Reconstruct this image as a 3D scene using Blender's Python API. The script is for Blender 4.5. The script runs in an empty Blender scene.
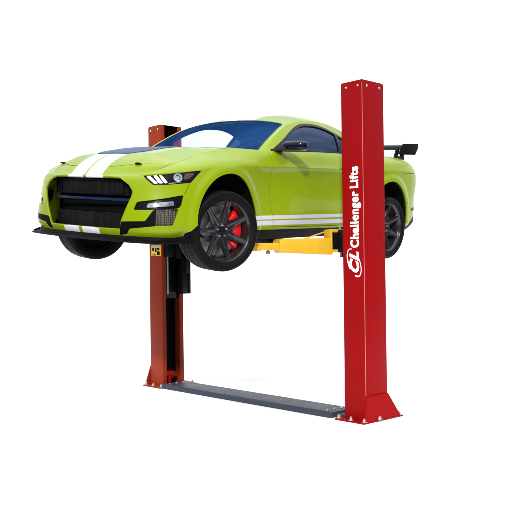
import bpy, bmesh, math, random
import numpy as np
from mathutils import Matrix, Vector
scn = bpy.context.scene
COL = scn.collection
WSKY, WSWEEP, WTOP, SUN = .72, 1.45, 1.35, 3.5
GREEN = (.218, .300, .002); RED = (.25, .0025, .0035); RED2 = (.235, .028, .0075); STEER = -.22
# ------------------------------------------------------------------ camera, world, sun, exposure
cd = bpy.data.cameras.new('camera'); cam = bpy.data.objects.new('camera', cd); COL.objects.link(cam); scn.camera = cam
LF = Vector((-.72920387, .00138497, -.68429511)); LU = Vector((-.01168503, -.99987735, .01042821)); LL = LU.cross(LF)
RL = Matrix((LF, LL, LU)).transposed()          # lift axes seen from the camera (x right, y down, z forward)
TL = Vector((-.01894613, 1.53351286, 8.52616865))
cm = RL.transposed() @ Matrix(((1, 0, 0), (0, -1, 0), (0, 0, -1)))
cm = cm.to_4x4(); cm.translation = -(RL.transposed() @ TL)
cam.matrix_world = cm
cd.sensor_width = 36; cd.lens = 56.25; cd.clip_start = .1; cd.clip_end = 500
scn.view_settings.view_transform = 'Standard'; scn.view_settings.look = 'None'; scn.view_settings.exposure = 0; scn.view_settings.gamma = 1
# white studio sweep: bright backdrop behind the car, added overhead fill, dimmer surroundings behind the camera
W = bpy.data.worlds.new('World'); scn.world = W; W.use_nodes = True
n = W.node_tree.nodes; lk = W.node_tree.links
def wn(t, **k):
    o = n.new(t)
    for a, b in k.items(): setattr(o, a, b)
    return o
def wmath(op, a, b=None, c=None):
    o = wn('ShaderNodeMath', operation=op)
    for i, q in enumerate((a, b, c)):
        if q is None: continue
        if isinstance(q, (int, float)): o.inputs[i].default_value = q
        else: lk.new(q, o.inputs[i])
    return o.outputs[0]
def wramp(v, a, b, lo, hi):
    o = wn('ShaderNodeMapRange', interpolation_type='SMOOTHSTEP'); lk.new(v, o.inputs[0])
    for i, q in enumerate((a, b, lo, hi)): o.inputs[i + 1].default_value = q
    return o.outputs[0]
tc = wn('ShaderNodeTexCoord')
def wdot(d):
    o = wn('ShaderNodeVectorMath', operation='DOT_PRODUCT'); lk.new(tc.outputs['Generated'], o.inputs[0]); o.inputs[1].default_value = d
    return o.outputs['Value']
up = wdot((0, 0, 1)); facing = wdot((-.684, -.73, 0))
def wnoise(scale, detail):
    o = wn('ShaderNodeTexNoise'); o.inputs['Scale'].default_value = scale; o.inputs['Detail'].default_value = detail; lk.new(tc.outputs['Generated'], o.inputs['Vector']); return o.outputs['Fac']
def wcol(v, c):
    o = wn('ShaderNodeVectorMath', operation='SCALE'); o.inputs[0].default_value = c; lk.new(v, o.inputs['Scale']); return o.outputs[0]
def wadd(*q):
    r = q[0]
    for v in q[1:]:
        o = wn('ShaderNodeVectorMath', operation='ADD'); lk.new(r, o.inputs[0]); lk.new(v, o.inputs[1]); r = o.outputs[0]
    return r
backdrop = wmath('MULTIPLY', wramp(facing, .25, .72, 0, 1), wramp(up, .32, .40, 1, 0))   # the white backdrop only reaches so wide and so high
rest = wmath('SUBTRACT', 1, backdrop)
# elsewhere open sky with soft clouds over a dark uneven tree line
tree = wmath('MULTIPLY_ADD', wnoise(7, 5), .30, -.03)
above = wramp(wmath('SUBTRACT', up, tree), -.01, .03, 0, 1)
cloud = wramp(wnoise(4.2, 8), .44, .64, 0, 1)
sky_b = wmath('MULTIPLY', wmath('MULTIPLY', above, rest), wmath('MULTIPLY_ADD', wmath('SUBTRACT', 1, cloud), .75, .25))
sky_w = wmath('MULTIPLY', wmath('MULTIPLY', above, rest), cloud)
tot = wadd(wcol(backdrop, (WSWEEP,) * 3), wcol(sky_b, (WSKY * .50, WSKY * .68, WSKY * 1.0)), wcol(sky_w, (WSKY * 1.5, WSKY * 1.5, WSKY * 1.55)), wcol(wramp(up, .25, .95, 0, 1), (WTOP, WTOP, WTOP)))
lk.new(tot, n['Background'].inputs['Color']); n['Background'].inputs['Strength'].default_value = 1
sd = bpy.data.lights.new('key_sun', 'SUN'); sun = bpy.data.objects.new('key_sun', sd); COL.objects.link(sun)
sd.energy = SUN; sd.angle = math.radians(3); sd.color = (1, .96, .9)
sun.rotation_euler = Vector((.67, .60, .42)).to_track_quat('Z', 'Y').to_euler(); sun.location = (3, 5, 7)
# ------------------------------------------------------------------ materials
def mat(name, col, rough=.5, metal=0, coat=0, spec=.5, noise=0, nscale=8, bump=0, bscale=200, sheen=0):
    m = bpy.data.materials.new(name); m.use_nodes = True; nt = m.node_tree; b = nt.nodes['Principled BSDF']
    b.inputs['Base Color'].default_value = (*col, 1); b.inputs['Roughness'].default_value = rough; b.inputs['Metallic'].default_value = metal
    b.inputs['Coat Weight'].default_value = coat; b.inputs['Coat Roughness'].default_value = .025; b.inputs['Specular IOR Level'].default_value = spec
    t = nt.nodes.new('ShaderNodeTexCoord')
    if noise:
        x = nt.nodes.new('ShaderNodeTexNoise'); x.inputs['Scale'].default_value = nscale; x.inputs['Detail'].default_value = 6; nt.links.new(t.outputs['Object'], x.inputs['Vector'])
        r = nt.nodes.new('ShaderNodeMapRange'); r.inputs[1].default_value = .3; r.inputs[2].default_value = .7; r.inputs[3].default_value = max(0, rough - noise); r.inputs[4].default_value = rough + noise
        nt.links.new(x.outputs['Fac'], r.inputs[0]); nt.links.new(r.outputs[0], b.inputs['Roughness'])
        h = nt.nodes.new('ShaderNodeHueSaturation'); h.inputs['Color'].default_value = (*col, 1)
        r2 = nt.nodes.new('ShaderNodeMapRange'); r2.inputs[1].default_value = .3; r2.inputs[2].default_value = .7; r2.inputs[3].default_value = 1 - noise; r2.inputs[4].default_value = 1 + noise
        nt.links.new(x.outputs['Fac'], r2.inputs[0]); nt.links.new(r2.outputs[0], h.inputs['Value']); nt.links.new(h.outputs[0], b.inputs['Base Color'])
    if bump:
        x = nt.nodes.new('ShaderNodeTexNoise'); x.inputs['Scale'].default_value = bscale; nt.links.new(t.outputs['Object'], x.inputs['Vector'])
        u = nt.nodes.new('ShaderNodeBump'); u.inputs['Strength'].default_value = bump; u.inputs['Distance'].default_value = .002
        nt.links.new(x.outputs['Fac'], u.inputs['Height']); nt.links.new(u.outputs[0], b.inputs['Normal'])
    return m
def glass(name, tint, thru, fac, rough=.02):
    m = bpy.data.materials.new(name); m.use_nodes = True; nt = m.node_tree; nt.nodes.remove(nt.nodes['Principled BSDF'])
    g = nt.nodes.new('ShaderNodeBsdfGlossy'); g.inputs['Color'].default_value = (*tint, 1); g.inputs['Roughness'].default_value = rough
    t = nt.nodes.new('ShaderNodeBsdfTransparent'); t.inputs['Color'].default_value = (*thru, 1)
    f = nt.nodes.new('ShaderNodeLayerWeight'); f.inputs['Blend'].default_value = .35
    r = nt.nodes.new('ShaderNodeMapRange'); r.inputs[3].default_value = fac * .75; r.inputs[4].default_value = min(1, fac * 1.7); nt.links.new(f.outputs['Facing'], r.inputs[0])
    x = nt.nodes.new('ShaderNodeMixShader'); nt.links.new(r.outputs[0], x.inputs[0]); nt.links.new(t.outputs[0], x.inputs[1]); nt.links.new(g.outputs[0], x.inputs[2])
    nt.links.new(x.outputs[0], nt.nodes['Material Output'].inputs['Surface'])
    return m
def grille_mat(name, scale, c1, c2):
    """fine woven mesh: dark cells, slightly lighter wires"""
    m = mat(name, c1, .7, spec=.06); nt = m.node_tree; b = nt.nodes['Principled BSDF']
    t = nt.nodes.new('ShaderNodeTexCoord'); s = nt.nodes.new('ShaderNodeTexVoronoi'); s.inputs['Scale'].default_value = scale; s.feature = 'DISTANCE_TO_EDGE'
    s.inputs['Randomness'].default_value = .15
    nt.links.new(t.outputs['Object'], s.inputs['Vector'])
    r = nt.nodes.new('ShaderNodeValToRGB'); r.color_ramp.elements[0].position = .08; r.color_ramp.elements[0].color = (*c2, 1); r.color_ramp.elements[1].position = .25; r.color_ramp.elements[1].color = (*c1, 1)
    nt.links.new(s.outputs['Distance'], r.inputs[0]); nt.links.new(r.outputs[0], b.inputs['Base Color'])
    return m
M = {}
M['green'] = mat('lime_paint', GREEN, .35, coat=.5, spec=.12, noise=.02, nscale=3)
M['green'].node_tree.nodes['Principled BSDF'].inputs['Coat IOR'].default_value = 1.36
M['white'] = mat('white_paint', (.78, .79, .82), .3, coat=1, noise=.015)
M['silver'] = mat('silver_stripe', (.55, .55, .60), .3, coat=.6)
M['black'] = mat('black_plastic', (.0032, .0032, .0036), .55, spec=.055, noise=.05, nscale=20)
M['gloss'] = mat('gloss_black', (.004, .004, .005), .3, coat=.05, spec=.15)
M['dark'] = mat('dark_void', (.004, .004, .004), .9, spec=.05)
M['liner'] = mat('interior_cloth', (.008, .009, .012), .9, spec=.1)
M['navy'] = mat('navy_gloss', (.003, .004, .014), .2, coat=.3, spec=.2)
M['vent'] = mat('blue_black_vent', (.003, .027, .095), .38, coat=0, spec=.12)  # blue of the reflected sky put into the base colour
M['rubber'] = mat('tyre_rubber', (.0042, .0042, .0045), .6, spec=.09, noise=.08, nscale=30, bump=.2, bscale=90)
M['wheel'] = mat('graphite_wheel', (.022, .021, .022), .26, metal=.6, coat=.4)
M['disc'] = mat('brake_steel', (.38, .37, .36), .35, metal=.8, noise=.08, nscale=30)
M['caliper'] = mat('red_caliper', (.72, .008, .012), .3, coat=.7)
M['chrome'] = mat('bright_steel', (.75, .75, .76), .22, metal=1)
M['zinc'] = mat('zinc_bolt', (.55, .53, .48), .35, metal=.9, noise=.1, nscale=40)
M['lampwhite'] = mat('running_light', (.92, .93, .95), .2, coat=.6)
M['lens'] = mat('lamp_bowl', (.42, .43, .45), .15, metal=.7, coat=1, noise=.15, nscale=35)
M['marker'] = mat('marker_lens', (.10, .012, .008), .4, spec=.1)
M['amber'] = mat('amber_lens', (.07, .018, .013), .2, coat=.6)
M['mesh'] = grille_mat('grille_mesh', 90, (.002, .002, .002), (.010, .009, .008))
M['mesh2'] = grille_mat('corner_mesh', 70, (.012, .010, .008), (.10, .085, .07))
M['bar'] = mat('blue_black_bar', (.006, .016, .05), .4, spec=.2)
M['wglass'] = glass('windshield_glass', (.03, .12, .36), (1, 1, 1), .26)  # gloss tint carries the blue of a sky reflection
M['sglass'] = glass('side_glass', (.125, .16, .25), (.06, .07, .09), .40)
M['red'] = mat('red_enamel', RED, .5, coat=0, spec=.06, noise=.04, nscale=5, bump=.12, bscale=160)
M['red2'] = mat('aged_red_enamel', RED2, .5, coat=0, spec=.10, noise=.06, nscale=5, bump=.12, bscale=160)  # browner red for the far column
M['cream'] = mat('worn_edge', (.45, .17, .14), .5)
M['yellow'] = mat('yellow_enamel', (.58, .335, .012), .4, coat=.2, noise=.05, nscale=12)
M['label_yellow'] = mat('label_yellow', (.78, .50, .02), .5, noise=.05)
M['label_grey'] = mat('label_grey', (.30, .33, .38), .5)
M['letter'] = mat('letter_white', (.85, .85, .85), .5)
M['plate'] = mat('slate_floor_plate', (.034, .041, .055), .5, noise=.05, nscale=9, spec=.25)
M['hose'] = mat('grey_hose', (.32, .31, .30), .5)
M['concrete'] = mat('dark_concrete', (.05, .05, .05), .8, noise=.1, nscale=2)  # added unseen ground, dark to keep floor light off the car
M['floor'] = mat('white_floor', (.97, .97, .97), .8, spec=0, noise=.01)
# ------------------------------------------------------------------ mesh helpers
def link(name, V, F, mats, parent=None, mi=None, ang=35, smooth=True):
    me = bpy.data.meshes.new(name); me.from_pydata([tuple(map(float, v)) for v in V], [], [list(map(int, f)) for f in F])
    for m in (mats if isinstance(mats, (list, tuple)) else [mats]): me.materials.append(M[m])
    if mi is not None: me.polygons.foreach_set('material_index', mi)
    me.validate()
    if smooth:
        me.polygons.foreach_set('use_smooth', [True] * len(me.polygons)); me.set_sharp_from_angle(angle=math.radians(ang))
    o = bpy.data.objects.new(name, me); COL.objects.link(o)
    if parent: o.parent = parent
    return o
def tag(o, label=None, cat=None, group=None, kind=None):
    for k, v in (('label', label), ('category', cat), ('group', group), ('kind', kind)):
        if v: o[k] = v
    return o
class B:
    """collects simple solids into one mesh"""
    def __init__(s): s.bm = bmesh.new(); s.mi = 0
    def _fin(s, bm, mx=None, mi=0):
        if mx is not None: bmesh.ops.transform(bm, matrix=mx, verts=bm.verts)
        me = bpy.data.meshes.new('t'); bm.to_mesh(me); bm.free()
        k = len(s.bm.faces); s.bm.from_mesh(me); bpy.data.meshes.remove(me); s.bm.faces.ensure_lookup_table()
        for f in s.bm.faces[k:]: f.material_index = mi
        return s
    def box(s, c, d, bev=0, mx=None, mi=0):
        bm = bmesh.new(); bmesh.ops.create_cube(bm, size=1)
        bmesh.ops.transform(bm, matrix=Matrix.Translation(c) @ Matrix.Diagonal((*d, 1)), verts=bm.verts)
        if bev: bmesh.ops.bevel(bm, geom=bm.edges[:], offset=bev, segments=2, affect='EDGES', profile=.6)
        return s._fin(bm, mx, mi)
    def prism(s, pts, d, bev=0, mx=None, mi=0):
        """polygon pts (3D) extruded by vector d"""
        bm = bmesh.new(); f = bm.faces.new([bm.verts.new(p) for p in pts]); r = bmesh.ops.extrude_face_region(bm, geom=[f])
        bmesh.ops.translate(bm, vec=d, verts=[e for e in r['geom'] if isinstance(e, bmesh.types.BMVert)])
        bmesh.ops.recalc_face_normals(bm, faces=bm.faces)
        if bev: bmesh.ops.bevel(bm, geom=bm.edges[:], offset=bev, segments=2, affect='EDGES', profile=.6)
        return s._fin(bm, mx, mi)
    def loft(s, rings, cap=True, mx=None, mi=0, closed=True):
        bm = bmesh.new(); R = [[bm.verts.new(p) for p in r] for r in rings]; k = len(R[0])
        for a, b in zip(R, R[1:]):
            for i in range(k if closed else k - 1): bm.faces.new((a[i], a[(i + 1) % k], b[(i + 1) % k], b[i]))
        if cap and closed: bm.faces.new(R[0][::-1]); bm.faces.new(R[-1])
        bmesh.ops.recalc_face_normals(bm, faces=bm.faces)
        return s._fin(bm, mx, mi)
    def tube(s, pts, r, k=12, mx=None, mi=0):
        P = [Vector(p) for p in pts]; rings = []
        rr = r if isinstance(r, (list, tuple)) else [r] * len(P)
        t0 = (P[1] - P[0]).normalized(); u = t0.orthogonal().normalized()
        for i, p in enumerate(P):
            t = ((P[min(i + 1, len(P) - 1)] - P[max(i - 1, 0)])).normalized(); u = (u - t * u.dot(t)).normalized(); w = t.cross(u)
            rings.append([p + (u * math.cos(2 * math.pi * j / k) + w * math.sin(2 * math.pi * j / k)) * rr[i] for j in range(k)])
        return s.loft(rings, True, mx, mi)
    def lathe(s, prof, k=64, mx=None, mi=0, closed=False):
        """profile (r, y) about the y axis"""
        pr = list(prof) + ([prof[0]] if closed else [])
        return s.loft([[(r * math.cos(2 * math.pi * j / k), y, r * math.sin(2 * math.pi * j / k)) for j in range(k)] for r, y in pr], False, mx, mi)
    def build(s, name, mats, parent=None, ang=35, smooth=True):
        me = bpy.data.meshes.new(name); s.bm.to_mesh(me); s.bm.free()
        for m in (mats if isinstance(mats, (list, tuple)) else [mats]): me.materials.append(M[m])
        if smooth:
            me.polygons.foreach_set('use_smooth', [True] * len(me.polygons)); me.set_sharp_from_angle(angle=math.radians(ang))
        o = bpy.data.objects.new(name, me); COL.objects.link(o)
        if parent: o.parent = parent
        return o
# ---- surface sheets that can be cut along implicit lines
class Sheet:
    def __init__(s, P, A):
        """P (i,j,3) points, A dict of (i,j) attributes"""
        ni, nj = P.shape[:2]; s.V = P.reshape(-1, 3); s.A = {k: a.reshape(-1) for k, a in A.items()}
        I = np.arange(ni * nj).reshape(ni, nj)
        s.F = np.stack([I[:-1, :-1], I[1:, :-1], I[1:, 1:], I[:-1, 1:]], -1).reshape(-1, 4).tolist()
        s.tag = ['body'] * len(s.F); s.mi = [0] * len(s.F)
        di = np.gradient(P, axis=0); dj = np.gradient(P, axis=1); N = np.cross(di, dj).reshape(-1, 3); N /= np.maximum(np.linalg.norm(N, axis=1), 1e-12)[:, None]
        for k, c in zip(('nx', 'ny', 'nz'), N.T): s.A[k] = c.copy()
    def cut(s, f, only=None, near=None):
        """split faces along f=0; returns list of bool (inside f<0) per face"""
        f = np.where(np.abs(f) < 1e-6, 1e-6, f); sg = f < 0
        V = s.V.tolist(); A = {k: a.tolist() for k, a in s.A.items()}; ff = f.tolist(); memo = {}
        NF, NT, NM, IN = [], [], [], []
        sgl = sg.tolist()
        def mid(a, b):
            k = (a, b) if a < b else (b, a)
            if k not in memo:
                a, b = k; u = ff[a] / (ff[a] - ff[b]); u = min(max(u, .02), .98)
                V.append([p + (q - p) * u for p, q in zip(V[a], V[b])])
                for c in A.values(): c.append(c[a] + (c[b] - c[a]) * u)
                memo[k] = len(V) - 1
            return memo[k]
        for F, t, m in zip(s.F, s.tag, s.mi):
            g = [sgl[i] for i in F]
            if all(g) or not any(g) or (only and t not in only) or (near is not None and not any(near[i] for i in F)):
                # a face left whole still takes the new points on its edges later through memo
                NF.append(F); NT.append(t); NM.append(m); IN.append(sum(g) * 2 > len(g)); continue
            p, q = [], []
            for i in range(len(F)):
                a, b = F[i], F[(i + 1) % len(F)]
                (p if sgl[a] else q).append(a)
                if sgl[a] != sgl[b]:
                    c = mid(a, b); p.append(c); q.append(c)
            for poly, ins in ((p, True), (q, False)):
                if len(poly) > 2: NF.append(poly); NT.append(t); NM.append(m); IN.append(ins)
        s.V = np.array(V); s.A = {k: np.array(c) for k, c in A.items()}; s.F, s.tag, s.mi = NF, NT, NM
        return IN
    def region(s, fn, name, only=('body',), mi=None):
        f = fn(s); IN = s.cut(f)
        for i, k in enumerate(IN):
            if k and (only is None or s.tag[i] in only):
                if name: s.tag[i] = name
                if mi is not None: s.mi[i] = mi
    def panel(s, fn, name, half=.0028):
        """a panel inside fn<0 with an open gap all round"""
        s.region(lambda q: fn(q) - half, 'gap'); s.region(lambda q: fn(q) + half, name, ('gap',))
    def seam(s, ku, kv, line, half=.003):
        """an open shut line along a polyline in attributes ku, kv"""
        for p, q in zip(line, line[1:]):
            p, q = np.array(p, float), np.array(q, float); L = np.linalg.norm(q - p); d = (q - p) / L
            for sh in (-half, half):
                u, v = s.A[ku] - p[0], s.A[kv] - p[1]; g = u * -d[1] + v * d[0] - sh; w = u * d[0] + v * d[1]
                s.cut(g, ('body',), (w > -.01) & (w < L + .01) & (np.abs(g) < .05))
            u, v = s.A[ku] - p[0], s.A[kv] - p[1]; g = u * -d[1] + v * d[0]; w = u * d[0] + v * d[1]
            for i, f in enumerate(s.F):
                if s.tag[i] == 'body' and abs(g[f].mean()) < half and -half < w[f].mean() < L + half: s.tag[i] = 'gap'
    def part(s, names):
        idx = [i for i, t in enumerate(s.tag) if t in names]; F = [s.F[i] for i in idx]; mi = [s.mi[i] for i in idx]
        u = sorted({v for f in F for v in f}); mp = {v: i for i, v in enumerate(u)}
        return s.V[u], [[mp[v] for v in f] for f in F], mi, {k: a[u] for k, a in s.A.items()}
def vnormals(V, F):
    N = np.zeros_like(V)
    for f in F:
        p = V[f]; n_ = np.zeros(3)
        for i in range(1, len(f) - 1): n_ += np.cross(p[i] - p[0], p[i + 1] - p[0])
        for v in f: N[v] += n_
    return N / np.maximum(np.linalg.norm(N, axis=1), 1e-12)[:, None]
def weld(V, F, mi, N, tol=1e-5):
    key = {}; mp = []; NV = []; NN = []
    for v, n_ in zip(V, N):
        k = tuple(np.round(v / tol).astype(int))
        if k not in key: key[k] = len(NV); NV.append(v); NN.append(n_.copy())
        else: NN[key[k]] += n_
        mp.append(key[k])
    NF, NM = [], []
    for f, m in zip(F, mi):
        g = []
        for v in f:
            w = mp[v]
            if not g or g[-1] != w: g.append(w)
        if len(g) > 1 and g[0] == g[-1]: g.pop()
        if len(set(g)) > 2 and len(set(g)) == len(g): NF.append(g); NM.append(m)
    NN = np.array(NN); NN /= np.maximum(np.linalg.norm(NN, axis=1), 1e-12)[:, None]
    return np.array(NV), NF, NM, NN
def sheet_obj(name, V, F, mi, mats, parent, th=.012, both=False, flip=False, off=0, side=1, A=None):
    """turn a cut sheet into a shell with thickness; both = with its mirror image about y=0; side -1 = the mirror image alone"""
    V = np.array(V, float); F = [list(f) for f in F]; N = np.stack([A['nx'], A['ny'], A['nz']], 1)
    N /= np.maximum(np.linalg.norm(N, axis=1), 1e-12)[:, None]
    if flip: F = [f[::-1] for f in F]; N = -N
    mir = np.array([1, -1, 1])
    if both:
        c = np.abs(V[:, 1]) < 1e-4; V[c, 1] = 0; N[c, 1] = 0; k = len(V)
        F = F + [[v + k for v in f[::-1]] for f in F]; V = np.concatenate([V, V * mir]); N = np.concatenate([N, N * mir]); mi = list(mi) * 2
    elif side < 0:
        V = V * mir; N = N * mir; F = [f[::-1] for f in F]
    V, F, mi, N = weld(V, F, mi, N); V = V + N * off; nf = len(F); k = len(V)
    if th:
        ed = {}
        for fi, f in enumerate(F):
            for i in range(len(f)):
                a, b = f[i], f[(i + 1) % len(f)]; ed.setdefault((min(a, b), max(a, b)), []).append((a, b, fi))
        F2 = [[v + k for v in f[::-1]] for f in F]; m2 = list(mi); R = []; mr = []
        for e, l in ed.items():
            if len(l) == 1: a, b, fi = l[0]; R.append([b, a, a + k, b + k]); mr.append(mi[fi])
        V = np.concatenate([V, V - N * th]); F = F + F2 + R; mi = list(mi) + m2 + mr
    me = bpy.data.meshes.new(name); me.from_pydata(V.tolist(), [], [list(map(int, f)) for f in F])
    for m in (mats if isinstance(mats, (list, tuple)) else [mats]): me.materials.append(M[m])
    me.polygons.foreach_set('material_index', mi); me.polygons.foreach_set('use_smooth', [True] * len(F))
    LN = np.zeros((len(me.loops), 3)); vi = np.zeros(len(me.loops), int); me.loops.foreach_get('vertex_index', vi)
    p = 0
    for fi, f in enumerate(F):
        q = p + len(f)
        if fi < nf: LN[p:q] = N[vi[p:q]]
        elif fi < 2 * nf: LN[p:q] = -N[vi[p:q] - k]
        p = q                                   # rim loops stay zero: their own face normal is kept
    me.normals_split_custom_set(LN.tolist())
    o = bpy.data.objects.new(name, me); COL.objects.link(o)
    if parent: o.parent = parent
    return o
def sdf(px, py, poly):
    """signed distance to a polygon, negative inside"""
    P = np.array(poly, float); d = np.full(px.shape, 1e9); ins = np.zeros(px.shape, bool); k = len(P)
    for i in range(k):
        a, b = P[i], P[(i + 1) % k]; e = b - a; wx, wy = px - a[0], py - a[1]
        t = np.clip((wx * e[0] + wy * e[1]) / max(e @ e, 1e-12), 0, 1); d = np.minimum(d, np.hypot(wx - e[0] * t, wy - e[1] * t))
        c = ((a[1] > py) != (b[1] > py)) & (px < (b[0] - a[0]) * (py - a[1]) / (b[1] - a[1] + 1e-15) + a[0]); ins ^= c
    return np.where(ins, -d, d)
def rounded(poly, n=2):
    """corner-cutting of a closed outline"""
    for _ in range(n):
        q = []
        for a, b in zip(poly, poly[1:] + poly[:1]): q += [(a[0] * .75 + b[0] * .25, a[1] * .75 + b[1] * .25), (a[0] * .25 + b[0] * .75, a[1] * .25 + b[1] * .75)]
        poly = q
    return poly
def pl(px, py, line):
    """unsigned distance to a polyline"""
    d = np.full(px.shape, 1e9)
    for a, b in zip(line, line[1:]):
        a, b = np.array(a), np.array(b); e = b - a; t = np.clip(((px - a[0]) * e[0] + (py - a[1]) * e[1]) / (e @ e), 0, 1)
        d = np.minimum(d, np.hypot(px - a[0] - e[0] * t, py - a[1] - e[1] * t))
    return d
# ------------------------------------------------------------------ surface definitions of the car
# ---- numeric helpers
def nspline(t, P, tq):
    """natural cubic spline through rows of P at parameters t"""
    t=np.asarray(t,float); P=np.asarray(P,float)
    if P.ndim==1: P=P[:,None]
    n=len(t); h=np.diff(t); A=np.zeros((n,n)); B=np.zeros((n,P.shape[1])); A[0,0]=A[-1,-1]=1
    for i in range(1,n-1):
        A[i,i-1]=h[i-1]; A[i,i]=2*(h[i-1]+h[i]); A[i,i+1]=h[i]
        B[i]=6*((P[i+1]-P[i])/h[i]-(P[i]-P[i-1])/h[i-1])
    M=np.linalg.solve(A,B); tq=np.atleast_1d(tq); k=np.clip(np.searchsorted(t,tq,side='right')-1,0,n-2)
    d=(tq-t[k])[:,None]; e=(t[k+1]-tq)[:,None]; hh=h[k][:,None]
    return M[k]*e**3/(6*hh)+M[k+1]*d**3/(6*hh)+(P[k]/hh-M[k]*hh/6)*e+(P[k+1]/hh-M[k+1]*hh/6)*d
def mirror_knots(t,P,sgn):
    """extend knots by reflection at both ends so the spline is symmetric there"""
    t=list(t); P=[list(p) for p in P]
    m=lambda p:[a*s for a,s in zip(p,sgn)]
    T=[2*t[0]-t[2],2*t[0]-t[1]]+t+[2*t[-1]-t[-2],2*t[-1]-t[-3]]
    Q=[m(P[2]),m(P[1])]+P+[m(P[-2]),m(P[-3])]
    return np.array(T),np.array(Q)
PLAN=[(.80,0),(.785,.30),(.745,.55),(.655,.77),(.46,.893),(.22,.938),(0,.95),(-.3,.95),(-.6,.94),(-1.2,.94),(-1.8,.94),(-2.3,.95),(-2.72,.955),(-3.1,.93),(-3.42,.85),(-3.66,.6),(-3.76,0)]
ZT=[[.25,.30,.37,.46,.54,.62,.68,.71,.722,.732,.738],
[.25,.30,.37,.46,.54,.62,.68,.71,.722,.732,.738],
[.25,.30,.37,.46,.54,.62,.685,.716,.728,.74,.75],
[.25,.30,.37,.46,.54,.62,.69,.735,.755,.775,.79],
[.24,.30,.36,.46,.55,.64,.72,.775,.805,.832,.853],
[.23,.30,.36,.46,.56,.67,.76,.82,.85,.885,.912],
[.22,.30,.36,.46,.58,.70,.80,.85,.89,.93,.972],
[.215,.30,.35,.45,.58,.71,.81,.86,.905,.96,1.013],
[.21,.30,.35,.44,.57,.71,.815,.865,.91,.965,1.01],
[.21,.30,.35,.44,.57,.71,.82,.875,.92,.98,1.03],
[.215,.30,.35,.44,.57,.72,.83,.885,.93,.99,1.045],
[.22,.30,.35,.45,.58,.73,.84,.895,.945,1.005,1.055],
[.22,.30,.35,.45,.58,.73,.84,.905,.955,1.02,1.07],
[.23,.30,.35,.46,.59,.73,.84,.91,.96,1.02,1.06],
[.25,.31,.36,.47,.60,.74,.84,.905,.95,1.0,1.035],
[.26,.31,.36,.47,.60,.74,.84,.90,.94,.985,1.02],
[.26,.31,.36,.47,.60,.74,.84,.90,.94,.985,1.02]]
OT=[[-.03,-.01,0,0,-.005,-.01,-.015,-.022,-.03,-.04,-.055],
[-.03,-.01,0,0,-.005,-.01,-.015,-.022,-.03,-.04,-.055],
[-.03,-.01,0,0,-.005,-.012,-.02,-.03,-.04,-.052,-.07],
[-.02,.01,.015,.01,-.005,-.02,-.03,-.045,-.065,-.10,-.13],
[-.04,-.01,0,0,0,-.01,-.02,-.035,-.06,-.11,-.165],
[-.05,-.01,0,0,0,0,-.01,-.02,-.05,-.12,-.205],
[-.06,-.01,0,0,0,0,.0,-.005,-.04,-.12,-.205],
[-.07,-.02,-.01,-.015,-.02,-.02,-.01,0,-.03,-.09,-.165],
[-.07,-.015,0,-.005,-.03,-.04,-.025,0,-.02,-.045,-.085],
[-.07,-.01,0,0,-.02,-.03,-.02,0,-.025,-.05,-.085],
[-.07,-.01,0,0,-.02,-.03,-.02,0,-.025,-.055,-.095],
[-.07,-.02,0,0,-.01,-.02,-.01,0,-.02,-.06,-.13],
[-.06,-.01,0,0,0,0,0,0,-.02,-.07,-.17],
[-.06,-.01,0,0,0,0,.005,.005,-.015,-.06,-.15],
[-.06,-.01,0,0,0,.01,.01,.0,-.02,-.06,-.12],
[-.05,-.01,.02,.02,0,0,0,0,-.02,-.05,-.08],
[-.05,-.01,.02,.02,0,0,0,0,-.02,-.05,-.08]]
AC=np.r_[0,np.cumsum(np.hypot(*np.diff(np.array(PLAN),axis=0).T))]
AMAX=AC[-1]
FA=(-.045,.40,.37,.386); RA=(-2.72,.40,.39,.386)
def arch_d(x,z,A):
    cx,cz,rx,rz=A; zz=np.where(z<cz,cz,z)
    q=np.hypot((x-cx)/rx,(zz-cz)/rz); return (q-1)*(rx+rz)/2
def body_pts(a, v):
    """a>=0 arc length from the front centre, v in 0..10 level; returns xyz (len(a),len(v),3)"""
    t,Q=mirror_knots(AC,PLAN,(1,-1)); b=nspline(t,Q,a); e=1e-3
    d=(nspline(t,Q,a+e)-nspline(t,Q,a-e)); d/=np.linalg.norm(d,axis=1)[:,None]
    nrm=np.c_[d[:,1],-d[:,0]]*1.0
    # outward normal: to the left of travel for this ordering
    nrm=np.where((nrm[:,:1]*1>-9),nrm,nrm)
    t2,Z=mirror_knots(AC,ZT,(1,)*11); t3,O=mirror_knots(AC,OT,(1,)*11)
    Za=nspline(t2,Z,a); Oa=nspline(t3,O,a)
    def lev(T):
        out=np.zeros((len(a),len(v)))
        lo=v<=7
        out[:,lo]=nspline(np.arange(8),T[:,:8].T,v[lo]).T
        if (~lo).any(): out[:,~lo]=nspline(np.arange(7,11),T[:,7:].T,v[~lo]).T
        return out
    z=lev(Za); o=lev(Oa)
    sgn=1.0
    x=b[:,:1]+o*nrm[:,:1]*sgn; y=b[:,1:]+o*nrm[:,1:]*sgn
    for A in (FA,RA):
        dd=arch_d(x,z,A); w=np.clip(1-np.maximum(dd-.035,0)/.055,0,1); w=w*w*(3-2*w)
        side=np.clip((np.abs(y)-.75)/.1,0,1)*np.clip((.90-z)/.03,0,1)
        y=y+.014*w*side
    return np.stack([x,y,z],-1)

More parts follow.
